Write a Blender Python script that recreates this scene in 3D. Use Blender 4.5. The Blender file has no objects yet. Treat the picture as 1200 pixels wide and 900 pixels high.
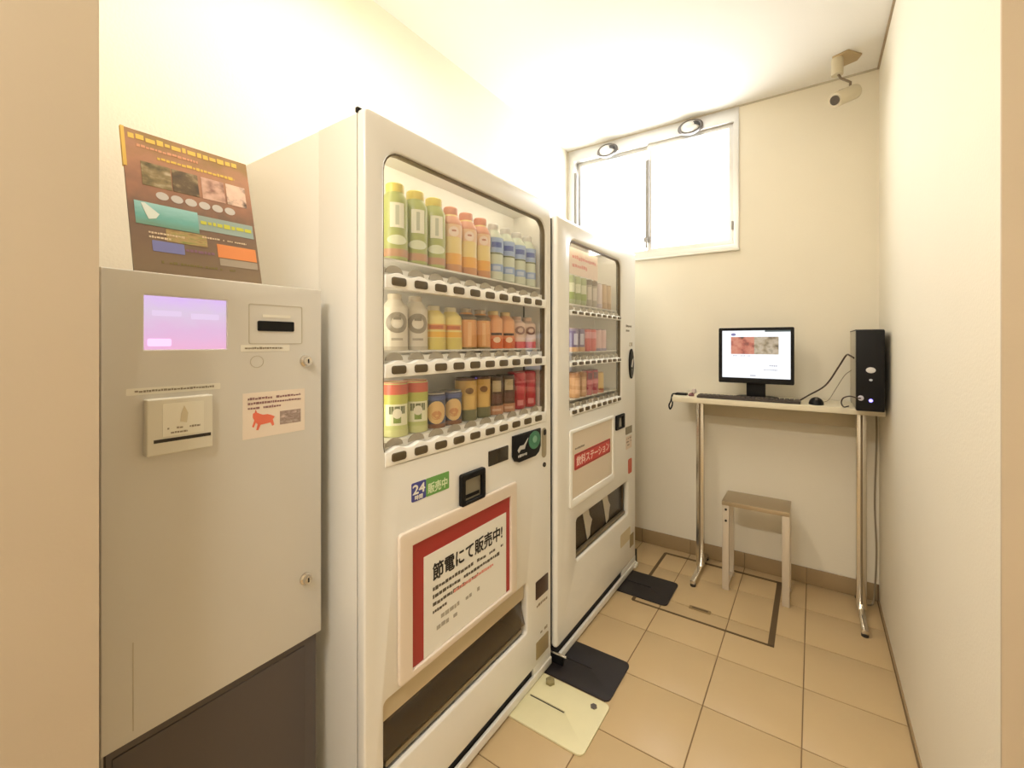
import bpy, bmesh, math, random
from mathutils import Matrix, Vector
random.seed(7)
C = bpy.context.scene.collection
R = math.radians
PI = math.pi

# ------------------------------------------------------------------ camera, world, light, exposure
cam_d = bpy.data.cameras.new('camera')
cam = bpy.data.objects.new('camera', cam_d); C.objects.link(cam)
cam.location = (0, 0, 1.28)
cam.rotation_euler = (R(90), 0, R(34.273))
cam_d.sensor_width = 36; cam_d.lens = 15.54; cam_d.shift_y = -0.04
cam_d.clip_start = 0.02
bpy.context.scene.camera = cam

vs = bpy.context.scene.view_settings
vs.view_transform = 'Standard'; vs.look = 'None'; vs.gamma = 1; vs.use_curve_mapping = False
vs.exposure = 0.92

w = bpy.data.worlds.new('world'); bpy.context.scene.world = w; w.use_nodes = True
bg = w.node_tree.nodes['Background']
bg.inputs[0].default_value = (0.95, 0.98, 1.0, 1); bg.inputs[1].default_value = 7.0

def area(name, loc, rot, sx, sy, power, col, portal=False):
    d = bpy.data.lights.new(name, 'AREA'); d.shape = 'RECTANGLE'; d.size = sx; d.size_y = sy
    d.energy = power; d.color = col
    if portal: d.cycles.is_portal = True
    o = bpy.data.objects.new(name, d); C.objects.link(o); o.location = loc; o.rotation_euler = rot
    return o
WARM = (1.0, 0.965, 0.90)
LAMP_POWER_ALCOVE = 6.0
LAMP_POWER_CORRIDOR = 23.5
area('window_portal', (-0.89, 2.95, 2.23), (R(-90), 0, 0), 1.06, 0.78, 1, (1, 1, 1), True)

# ------------------------------------------------------------------ materials
def lin(c):
    return tuple(((x/255)/12.92 if x/255 <= 0.04045 else ((x/255+0.055)/1.055)**2.4) for x in c)
MATS = {}
def mat(name, rgb, rough=0.5, metal=0.0, coat=0.0, var=0.0, vscale=6.0, bump=0.0, bscale=60.0, emit=None, estr=1.0, spec=None):
    if name in MATS: return MATS[name]
    m = bpy.data.materials.new(name); m.use_nodes = True
    nt = m.node_tree; b = nt.nodes['Principled BSDF']
    c = lin(rgb)
    b.inputs['Base Color'].default_value = (*c, 1)
    b.inputs['Roughness'].default_value = rough
    b.inputs['Metallic'].default_value = metal
    b.inputs['Coat Weight'].default_value = coat
    if spec is not None: b.inputs['Specular IOR Level'].default_value = spec
    tc = nt.nodes.new('ShaderNodeTexCoord')
    if var > 0:
        n = nt.nodes.new('ShaderNodeTexNoise'); n.inputs['Scale'].default_value = vscale; n.inputs['Detail'].default_value = 5
        nt.links.new(tc.outputs['Object'], n.inputs['Vector'])
        r = nt.nodes.new('ShaderNodeMix'); r.data_type = 'RGBA'
        r.inputs['A'].default_value = (*[max(0, x*(1-var)) for x in c], 1)
        r.inputs['B'].default_value = (*[min(1, x*(1+var)) for x in c], 1)
        nt.links.new(n.outputs['Fac'], r.inputs['Factor'])
        nt.links.new(r.outputs['Result'], b.inputs['Base Color'])
    if bump > 0:
        n2 = nt.nodes.new('ShaderNodeTexNoise'); n2.inputs['Scale'].default_value = bscale; n2.inputs['Detail'].default_value = 3
        nt.links.new(tc.outputs['Object'], n2.inputs['Vector'])
        bp = nt.nodes.new('ShaderNodeBump'); bp.inputs['Strength'].default_value = bump; bp.inputs['Distance'].default_value = 0.002
        nt.links.new(n2.outputs['Fac'], bp.inputs['Height']); nt.links.new(bp.outputs['Normal'], b.inputs['Normal'])
    if emit:
        b.inputs['Emission Color'].default_value = (*lin(emit), 1); b.inputs['Emission Strength'].default_value = estr
    MATS[name] = m
    return m
def ramp_mat(name, stops, axis='Z', coord='Generated', rough=0.4, emit=0.0, noise=0.0):
    """printed colour gradient along one axis of the object"""
    m = bpy.data.materials.new(name); m.use_nodes = True; nt = m.node_tree; b = nt.nodes['Principled BSDF']
    tc = nt.nodes.new('ShaderNodeTexCoord'); sp = nt.nodes.new('ShaderNodeSeparateXYZ')
    nt.links.new(tc.outputs[coord], sp.inputs[0])
    cr = nt.nodes.new('ShaderNodeValToRGB')
    while len(cr.color_ramp.elements) < len(stops): cr.color_ramp.elements.new(0.5)
    for e, (p, c) in zip(cr.color_ramp.elements, stops):
        e.position = p; e.color = (*lin(c), 1)
    src = sp.outputs[axis]
    if noise:
        n = nt.nodes.new('ShaderNodeTexNoise'); n.inputs['Scale'].default_value = 5; n.inputs['Detail'].default_value = 4
        nt.links.new(tc.outputs[coord], n.inputs['Vector'])
        ma = nt.nodes.new('ShaderNodeMath'); ma.operation = 'MULTIPLY_ADD'
        nt.links.new(n.outputs['Fac'], ma.inputs[0]); ma.inputs[1].default_value = noise
        nt.links.new(src, ma.inputs[2])
        mb = nt.nodes.new('ShaderNodeMath'); mb.operation = 'SUBTRACT'; mb.inputs[1].default_value = noise*0.5
        nt.links.new(ma.outputs[0], mb.inputs[0]); src = mb.outputs[0]
    nt.links.new(src, cr.inputs[0])
    b.inputs['Roughness'].default_value = rough
    if emit:
        b.inputs['Base Color'].default_value = (0.02, 0.02, 0.02, 1)
        nt.links.new(cr.outputs[0], b.inputs['Emission Color']); b.inputs['Emission Strength'].default_value = emit
    else:
        nt.links.new(cr.outputs[0], b.inputs['Base Color'])
    return m
def photo_mat(name, cols, scale=9.0, emit=0.0, seed=0.0):
    """small printed / shown picture that is only blotches at this size"""
    m = bpy.data.materials.new(name); m.use_nodes = True; nt = m.node_tree; b = nt.nodes['Principled BSDF']
    tc = nt.nodes.new('ShaderNodeTexCoord'); n = nt.nodes.new('ShaderNodeTexNoise'); n.noise_dimensions = '4D'
    n.inputs['Scale'].default_value = scale; n.inputs['Detail'].default_value = 3; n.inputs['W'].default_value = seed
    nt.links.new(tc.outputs['Generated'], n.inputs['Vector'])
    cr = nt.nodes.new('ShaderNodeValToRGB')
    while len(cr.color_ramp.elements) < len(cols): cr.color_ramp.elements.new(0.5)
    for i, (e, c) in enumerate(zip(cr.color_ramp.elements, cols)):
        e.position = 0.3 + 0.4*i/max(1, len(cols)-1); e.color = (*lin(c), 1)
    nt.links.new(n.outputs['Fac'], cr.inputs[0])
    b.inputs['Roughness'].default_value = 0.4
    if emit:
        b.inputs['Base Color'].default_value = (0.02, 0.02, 0.02, 1)
        nt.links.new(cr.outputs[0], b.inputs['Emission Color']); b.inputs['Emission Strength'].default_value = emit
    else:
        nt.links.new(cr.outputs[0], b.inputs['Base Color'])
    return m
def glass_mat(name, tint=(255, 255, 255), rough=0.02, refl=1.0):
    m = bpy.data.materials.new(name); m.use_nodes = True; nt = m.node_tree
    nt.nodes.remove(nt.nodes['Principled BSDF']); out = nt.nodes['Material Output']
    t = nt.nodes.new('ShaderNodeBsdfTransparent'); t.inputs[0].default_value = (*lin(tint), 1)
    g = nt.nodes.new('ShaderNodeBsdfGlossy'); g.inputs['Roughness'].default_value = rough
    # Schlick reflectance, the same from both sides of the thin pane
    f = nt.nodes.new('ShaderNodeLayerWeight'); f.inputs[0].default_value = 0.5
    pw = nt.nodes.new('ShaderNodeMath'); pw.operation = 'POWER'; pw.inputs[1].default_value = 5.0
    mu = nt.nodes.new('ShaderNodeMath'); mu.operation = 'MULTIPLY_ADD'; mu.inputs[1].default_value = 0.96*refl; mu.inputs[2].default_value = 0.04*refl
    mu.use_clamp = True
    mx = nt.nodes.new('ShaderNodeMixShader')
    nt.links.new(f.outputs['Facing'], pw.inputs[0]); nt.links.new(pw.outputs[0], mu.inputs[0]); nt.links.new(mu.outputs[0], mx.inputs[0])
    nt.links.new(t.outputs[0], mx.inputs[1]); nt.links.new(g.outputs[0], mx.inputs[2]); nt.links.new(mx.outputs[0], out.inputs[0])
    return m

WALL = mat('wall_paint', (236, 228, 209), 0.75, var=0.03, vscale=3, bump=0.25, bscale=140)
CEIL = mat('ceiling_paint', (238, 234, 226), 0.8, bump=0.1, bscale=90)
TAN = mat('tan_wallpaper', (196, 179, 152), 0.8, var=0.04, vscale=5, bump=0.08, bscale=120)
TILE = mat('floor_tile_glaze', (196, 170, 128), 0.38, var=0.06, vscale=4, bump=0.05, bscale=200)
GROUT = mat('grout', (132, 108, 76), 0.9, var=0.1)
BASE = mat('baseboard_tile', (160, 136, 100), 0.5, var=0.06)
MACH = mat('machine_enamel', (236, 233, 224), 0.32, coat=0.2)
MACH_IN = mat('machine_liner', (238, 235, 226), 0.5)
RAILW = mat('rail_plastic', (250, 248, 240), 0.35)
TAG = mat('price_tag_grey', (172, 162, 142), 0.4)
BTN = mat('button_brown', (88, 74, 48), 0.3)
BLACK = mat('black_plastic', (17, 16, 17), 0.5, spec=0.25)
DARK = mat('dark_gasket', (48, 42, 34), 0.6)
GREYD = mat('dark_grey_steel', (92, 84, 80), 0.45)
PAYC = mat('kiosk_enamel', (217, 213, 203), 0.4, var=0.02, vscale=3)
CHROME = mat('chrome', (215, 210, 200), 0.22, 1.0)
STEEL = mat('brushed_steel', (200, 190, 170), 0.32, 1.0)
ALU = mat('aluminium', (214, 212, 208), 0.35, 0.7)
WHITEP = mat('white_paper', (240, 238, 228), 0.6)
INK = mat('black_ink', (38, 34, 28), 0.6)
INKG = mat('grey_ink', (150, 138, 118), 0.6)
REDINK = mat('red_ink', (196, 52, 44), 0.5)
REDP = mat('red_board', (170, 52, 46), 0.45)
MATBLK = mat('black_rubber', (28, 22, 24), 0.55, bump=0.2)
CREAMPL = mat('cream_steel_plate', (226, 218, 176), 0.45, var=0.05, vscale=14)
GLASS = glass_mat('display_glass', refl=1.1)
WGLASS = glass_mat('window_glass')
LIQ = {}

# ------------------------------------------------------------------ geometry helpers
def FX(x): return Matrix(((0, 0, 1, x), (1, 0, 0, 0), (0, 1, 0, 0), (0, 0, 0, 1)))     # a->Y b->Z out->+X
def FY(y): return Matrix(((1, 0, 0, 0), (0, 0, -1, y), (0, 1, 0, 0), (0, 0, 0, 1)))    # a->X b->Z out->-Y
def FZ(z): return Matrix(((1, 0, 0, 0), (0, 1, 0, 0), (0, 0, 1, z), (0, 0, 0, 1)))
def rr(a0, a1, b0, b1, r=0.01, seg=5):
    pts = []
    for cx, cy, s in ((a1-r, b1-r, 0), (a0+r, b1-r, 90), (a0+r, b0+r, 180), (a1-r, b0+r, 270)):
        for k in range(seg+1):
            t = R(s + 90*k/seg); pts.append((cx+r*math.cos(t), cy+r*math.sin(t)))
    return pts
def rect(a0, a1, b0, b1): return [(a1, b1), (a0, b1), (a0, b0), (a1, b0)]
def oval(ca, cb, ra, rb, n=20): return [(ca+ra*math.cos(2*PI*k/n), cb+rb*math.sin(2*PI*k/n)) for k in range(n)]

class MB:
    def __init__(s): s.bm = bmesh.new(); s.tiny = False
    def box(s, x0, x1, y0, y1, z0, z1, bev=0.0, M=None):
        t = bmesh.new()
        bmesh.ops.create_cube(t, size=1)
        for v in t.verts:
            v.co = Vector(((x0+x1)/2+v.co.x*(x1-x0), (y0+y1)/2+v.co.y*(y1-y0), (z0+z1)/2+v.co.z*(z1-z0)))
        if bev: bmesh.ops.bevel(t, geom=t.edges[:], offset=bev, segments=2, affect='EDGES', profile=0.6)
        s.add(t, M); return s
    def add(s, t, M=None):
        if M is not None: bmesh.ops.transform(t, matrix=M, verts=t.verts)
        me = bpy.data.meshes.new('tmp'); t.to_mesh(me); t.free(); s.bm.from_mesh(me); bpy.data.meshes.remove(me); return s
    def tube(s, pts, r, seg=8, caps=True):
        pts = [Vector(p) for p in pts]; n = len(pts); rings = []; t = bmesh.new()
        up = Vector((0, 0, 1)); prev = None
        for i, p in enumerate(pts):
            d = (pts[min(i+1, n-1)]-pts[max(i-1, 0)]).normalized()
            if prev is None:
                a = d.orthogonal().normalized()
            else:
                a = (prev - d*prev.dot(d)).normalized()
            prev = a; b = d.cross(a)
            rad = r[i] if isinstance(r, (list, tuple)) else r
            rings.append([t.verts.new(p + (a*math.cos(2*PI*k/seg)+b*math.sin(2*PI*k/seg))*rad) for k in range(seg)])
        for i in range(n-1):
            for k in range(seg):
                t.faces.new((rings[i][k], rings[i][(k+1) % seg], rings[i+1][(k+1) % seg], rings[i+1][k]))
        if caps:
            t.faces.new(list(reversed(rings[0]))); t.faces.new(rings[-1])
        return s.add(t)
    def cyl(s, p0, p1, r, seg=16): return s.tube([p0, p1], r, seg)
    def lathe(s, prof, c=(0, 0, 0), seg=16, M=None, a0=0.0, a1=2*PI):
        t = bmesh.new(); full = abs(a1-a0-2*PI) < 1e-6; n = seg if full else seg+1; rings = []
        for r_, z in prof:
            rings.append([t.verts.new((r_*math.cos(a0+(a1-a0)*k/seg), r_*math.sin(a0+(a1-a0)*k/seg), z)) for k in range(n)])
        for i in range(len(prof)-1):
            for k in range(seg):
                j = (k+1) % n
                if rings[i][k] is not rings[i][j]: t.faces.new((rings[i][k], rings[i][j], rings[i+1][j], rings[i+1][k]))
        if full:
            if prof[0][0] > 1e-5: t.faces.new(list(reversed(rings[0])))
            if prof[-1][0] > 1e-5: t.faces.new(rings[-1])
        bmesh.ops.remove_doubles(t, verts=t.verts, dist=1e-6)
        bmesh.ops.translate(t, verts=t.verts, vec=Vector(c)) if M is None else None
        return s.add(t, M)
    def plate(s, M, outline, holes=(), d0=0.0, d1=0.002, bev=0.0):
        """flat outline (with holes) in the plane M, between depths d0 and d1"""
        cu = bpy.data.curves.new('c', 'CURVE'); cu.dimensions = '2D'; cu.fill_mode = 'BOTH'
        for pts in (outline, *holes):
            sp = cu.splines.new('POLY'); sp.points.add(len(pts)-1)
            for p, q in zip(sp.points, pts): p.co = (q[0], q[1], 0, 1)
            sp.use_cyclic_u = True
        h = (d1-d0)/2
        cu.extrude = max(h-bev, 1e-6); cu.bevel_depth = bev; cu.bevel_resolution = 2
        if bev: cu.offset = -bev
        o = bpy.data.objects.new('c', cu); me = bpy.data.meshes.new_from_object(o)
        t = bmesh.new(); t.from_mesh(me)
        bmesh.ops.remove_doubles(t, verts=t.verts, dist=1e-6)
        bmesh.ops.translate(t, verts=t.verts, vec=(0, 0, (d0+d1)/2))
        bpy.data.objects.remove(o); bpy.data.curves.remove(cu); bpy.data.meshes.remove(me)
        return s.add(t, M)
    def text(s, M, body, a, b, size, width=None, bold=0.0, d=0.0004, align='LEFT'):
        cu = bpy.data.curves.new('t', 'FONT'); cu.body = body; cu.size = size; cu.extrude = 0.0002
        cu.align_x = align
        o = bpy.data.objects.new('t', cu); me = bpy.data.meshes.new_from_object(o)
        offs = [(0, 0)] if not bold else [(0, 0), (bold, 0), (-bold, 0), (0, bold), (0, -bold)]
        for i, (ox, oy) in enumerate(offs):                      # overprinted for a heavier stroke
            t = bmesh.new(); t.from_mesh(me)
            x0 = min(v.co.x for v in t.verts); x1 = max(v.co.x for v in t.verts)
            k = width/(x1-x0) if width else 1
            for v in t.verts: v.co = Vector((a+ox+(v.co.x-(x0 if width else 0))*k, b+oy+v.co.y, d+v.co.z+i*0.00003))
            s.add(t, M)
        bpy.data.objects.remove(o); bpy.data.curves.remove(cu); bpy.data.meshes.remove(me)
        return s
    def scribble(s, M, a0, a1, b0, b1, rows, d=0.0004, fill=0.85, rnd=None):
        """lines of print too small to read: rows of tiny strokes"""
        rnd = rnd or random; h = (b1-b0)/rows; s.tiny = True
        for i in range(rows):
            b = b1-h*(i+0.75); a = a0; end = a0+(a1-a0)*(1 if i < rows-1 or rows == 1 else 0.6)
            while a < end:
                wd = h*rnd.uniform(0.25, 0.7)
                if rnd.random() < fill: s.plate(M, rect(a, min(a+wd, end), b+h*rnd.uniform(0, .12), b+h*rnd.uniform(.38, .55)), d0=d-0.0002, d1=d+0.0002)
                a += wd+h*0.12
        return s
    def mesh(s, name, org=(0, 0, 0), smooth=True):
        bmesh.ops.translate(s.bm, verts=s.bm.verts, vec=-Vector(org))
        bmesh.ops.recalc_face_normals(s.bm, faces=s.bm.faces)
        me = bpy.data.meshes.new(name); s.bm.to_mesh(me); s.bm.free()
        if smooth:
            for p in me.polygons: p.use_smooth = True
            me.set_sharp_from_angle(angle=R(35))
        return me

def tag(o, label, cat, group=None):
    o['label'] = label; o['category'] = cat
    if group: o['group'] = group
    return o
def thing(name, label, cat, loc, group=None):
    o = bpy.data.objects.new(name, None); o.empty_display_size = 0.1; C.objects.link(o); o.location = loc
    o['org'] = tuple(loc)
    return tag(o, label, cat, group)
def part(name, mb, m, parent, label=None, smooth=True):
    org = parent['org']
    o = bpy.data.objects.new(name, mb.mesh(name, org, smooth)); C.objects.link(o); o.parent = parent; o['org'] = tuple(org)
    o.data.materials.append(m)
    if label: o['label'] = label
    if mb.tiny: o['kind'] = 'stuff'
    return o
def single(name, mb, m, label, cat, loc, group=None, smooth=True):
    o = bpy.data.objects.new(name, mb.mesh(name, loc, smooth)); C.objects.link(o); o.location = loc; o['org'] = tuple(loc)
    o.data.materials.append(m)
    return tag(o, label, cat, group)
def struct(name, mb, m, parent=None):
    o = bpy.data.objects.new(name, mb.mesh(name)); C.objects.link(o); o.data.materials.append(m); o['org'] = (0, 0, 0)
    if parent: o.parent = parent
    else: o['kind'] = 'structure'
    return o
def copy_tree(o, parent=None):
    c = o.copy(); C.objects.link(c)
    if parent: c.parent = parent
    for ch in list(o.children): copy_tree(ch, c)
    return c

# ------------------------------------------------------------------ setting
XR, YB, ZC, XL = 0.27, 2.835, 2.645, -1.45
fl = struct('floor', MB().box(-2.0, 1.9, -2.2, 2.95, -0.1, -0.0025), GROUT)
gx = [-0.03+0.293*k for k in range(-6, 8)]; gy = [1.67+0.295*k for k in range(-13, 5)]
def clip(a0, a1, lo, hi): return max(a0, lo), min(a1, hi)
tile_me = {}
for i in range(len(gx)-1):
    for j in range(len(gy)-1):
        x0, x1 = gx[i]+0.002, gx[i+1]-0.002; y0, y1 = gy[j]+0.002, gy[j+1]-0.002
        yc = (gy[j]+gy[j+1])/2
        if gy[j] >= 1.1: x0, x1 = clip(x0, x1, XL, XR)
        elif gy[j+1] <= 0.2: x0, x1 = clip(x0, x1, -0.85, 1.85)
        else: x0, x1 = clip(x0, x1, XL, 1.85)
        y0, y1 = clip(y0, y1, -2.1, YB)
        if x1-x0 < 0.02 or y1-y0 < 0.02: continue
        k = (round(x1-x0, 3), round(y1-y0, 3))
        if k not in tile_me:
            tile_me[k] = MB().box(0, k[0], 0, k[1], -0.012, 0, 0.0012).mesh('tile'); tile_me[k].materials.append(TILE)
        t = bpy.data.objects.new('tile', tile_me[k]); C.objects.link(t); t.parent = fl; t.location = (x0, y0, random.uniform(-0.0004, 0))
struct('ceiling', MB().box(-2.0, 1.9, -2.2, 2.95, ZC, ZC+0.1), CEIL)
struct('wall_left', MB().box(XL-0.1, XL, 0.19, YB, 0, ZC), WALL)
WX0, WX1, WZ0, WZ1 = -1.44, -0.352, 1.825, 2.636
struct('wall_back', MB().plate(FY(YB), rect(-1.55, 1.9, 0, ZC), [rect(WX0, WX1, WZ0, WZ1)], -0.12, 0), WALL)
struct('wall_right', MB().box(XR, 1.85, 1.115, YB, 0, ZC), WALL)
struct('trim_1', MB().box(XR-0.001, 1.85, 1.107, 1.115, 0, ZC, 0.002), TAN)
struct('wall_near_left', MB().box(-1.9, -0.80, -2.1, 0.180, 0, ZC), TAN)
struct('wall_far_right', MB().box(1.85, 1.9, -2.2, 1.115, 0, ZC), WALL)
struct('wall_front', MB().box(-2.0, 1.9, -2.2, -2.1, 0, ZC), WALL)
# tiled skirting along the back wall
bb = struct('baseboard_back', MB().box(XL, XR, YB-0.006, YB, 0, 0.083), GROUT)
for i in range(len(gx)-1):
    x0, x1 = clip(gx[i]+0.0015, gx[i+1]-0.0015, XL, XR)
    if x1-x0 < 0.02: continue
    struct('skirting_tile', MB().box(x0, x1, YB-0.012, YB-0.004, 0.001, 0.085, 0.0015), BASE, bb)
struct('baseboard_right', MB().box(XR-0.005, XR, 1.115, YB-0.012, 0, 0.012), BASE)
# ceiling edge beads
struct('trim_2', MB().box(XL, XR, YB-0.006, YB, ZC-0.008, ZC), mat('bead_grey', (196, 186, 166), 0.6))
struct('trim_3', MB().box(XR-0.008, XR, 1.115, YB-0.006, ZC-0.010, ZC), mat('bead_brown', (168, 148, 120), 0.6))

# window: two sliding sashes
win = struct('window_1', MB().plate(FY(YB), rect(WX0, WX1, WZ0, WZ1), [rect(WX0+0.045, WX1-0.028, WZ0+0.028, WZ1-0.075)], -0.11, 0.008, 0.002), ALU)
struct('window_sill', MB().box(WX0, WX1+0.004, YB-0.022, YB+0.0, WZ0-0.012, WZ0, 0.002), WHITEP, win)
def sash(x0, x1, yy):
    M = FY(yy)
    sobj = struct('sash', MB().plate(M, rect(x0, x1, WZ0+0.028, WZ1-0.075), [rect(x0+0.028, x1-0.028, WZ0+0.062, WZ1-0.1)], -0.02, 0.004, 0.002), ALU, win)
    struct('pane', MB().box(x0+0.026, x1-0.026, yy+0.006, yy+0.010, WZ0+0.06, WZ1-0.098), WGLASS, sobj)
    return sobj
s1 = sash(WX0+0.045, -0.85, YB+0.05); s2 = sash(-0.885, WX1-0.028, YB+0.02)
struct('meeting_rail', MB().box(-0.893, -0.868, YB-0.004, YB+0.02, WZ0+0.10, WZ1-0.18, 0.003), mat('rail_grey', (150, 146, 142), 0.4), win)
hd = MB().box(-0.902, -0.852, YB-0.012, YB-0.002, WZ0+0.10, WZ0+0.135, 0.004); hd.box(-0.884, -0.872, YB-0.03, YB-0.01, WZ0+0.06, WZ0+0.125, 0.003)
struct('latch', hd, mat('latch_grey', (150, 146, 142), 0.4), win)
struct('side_latch', MB().box(-0.392, -0.38, YB-0.014, YB-0.002, WZ0+0.11, WZ0+0.16, 0.003), MATS['latch_grey'], win)
struct('jamb_strip', MB().box(WX0+0.046, WX0+0.062, YB-0.002, YB+0.02, WZ0+0.1, WZ1-0.15, 0.003), MATS['rail_grey'], win)

# ------------------------------------------------------------------ lamps
FILLG = mat('fill_tube_white', (250, 248, 240), 0.5, emit=(255, 244, 222), estr=3.0)  # glow of the unseen tubes added to brighten the drink displays
LAMPG = mat('lamp_diffuser', (250, 246, 236), 0.5, emit=(255, 232, 190), estr=3.0)
def ceiling_lamp(x, y, length, wid, power, along, label):
    t = thing('ceiling_lamp', label, 'ceiling lamp', (x, y, ZC))
    lx, ly = (length, wid) if along == 'X' else (wid, length)
    part('housing', MB().box(x-lx/2, x+lx/2, y-ly/2, y+ly/2, ZC-0.03, ZC-0.0005, 0.004), RAILW, t)
    part('diffuser', MB().box(x-lx/2+.015, x+lx/2-.015, y-ly/2+.015, y+ly/2-.015, ZC-0.075, ZC-0.03, 0.02), LAMPG, t)
    a = area('lamp_light', (x, y, ZC-0.085), (0, 0, 0), lx, ly, power, WARM)
    a.parent = t; a.location = (0, 0, -0.085)
ceiling_lamp(-0.92, 0.80, 1.15, 0.16, LAMP_POWER_ALCOVE, 'Y', 'long white fluorescent ceiling lamp above the vending machines')
ceiling_lamp(-0.25, -0.75, 0.85, 0.16, LAMP_POWER_CORRIDOR, 'X', 'long white fluorescent ceiling lamp in the corridor')

def eyeball(x, z, label):
    t = thing('spotlight', label, 'spotlight', (x, YB-0.02, z))
    M = Matrix.Translation((x, YB-0.012, z)) @ Matrix.Rotation(R(90), 4, 'X')
    part('ring', MB().lathe([(0.060, -0.012), (0.072, -0.006), (0.074, 0.006), (0.066, 0.016), (0.056, 0.014), (0.054, 0.0)], M=M @ Matrix.Diagonal((1, 0.62, 1, 1)), seg=28), mat('ring_grey', (120, 116, 114), 0.3, 0.6), t)
    part('dome', MB().lathe([(0.057, 0.0), (0.052, 0.018), (0.038, 0.034), (0.018, 0.043), (0.0, 0.046)], M=M @ Matrix.Diagonal((1, 0.62, 1, 1)), seg=28), mat('dome_white', (240, 238, 234), 0.25), t)
    part('slit', MB().lathe([(0.0605, 0.002), (0.0555, 0.020), (0.041, 0.037), (0.030, 0.043)], M=M @ Matrix.Diagonal((1, 0.62, 1, 1)), seg=6, a0=R(-15), a1=R(40)), mat('slit_grey', (78, 76, 78), 0.35), t)
eyeball(-1.145, 2.575, 'round chrome-rimmed white spotlight on the window head, left one above the narrower pane')
eyeball(-0.615, 2.587, 'round chrome-rimmed white spotlight on the window head, right one near the ceiling camera')

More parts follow.
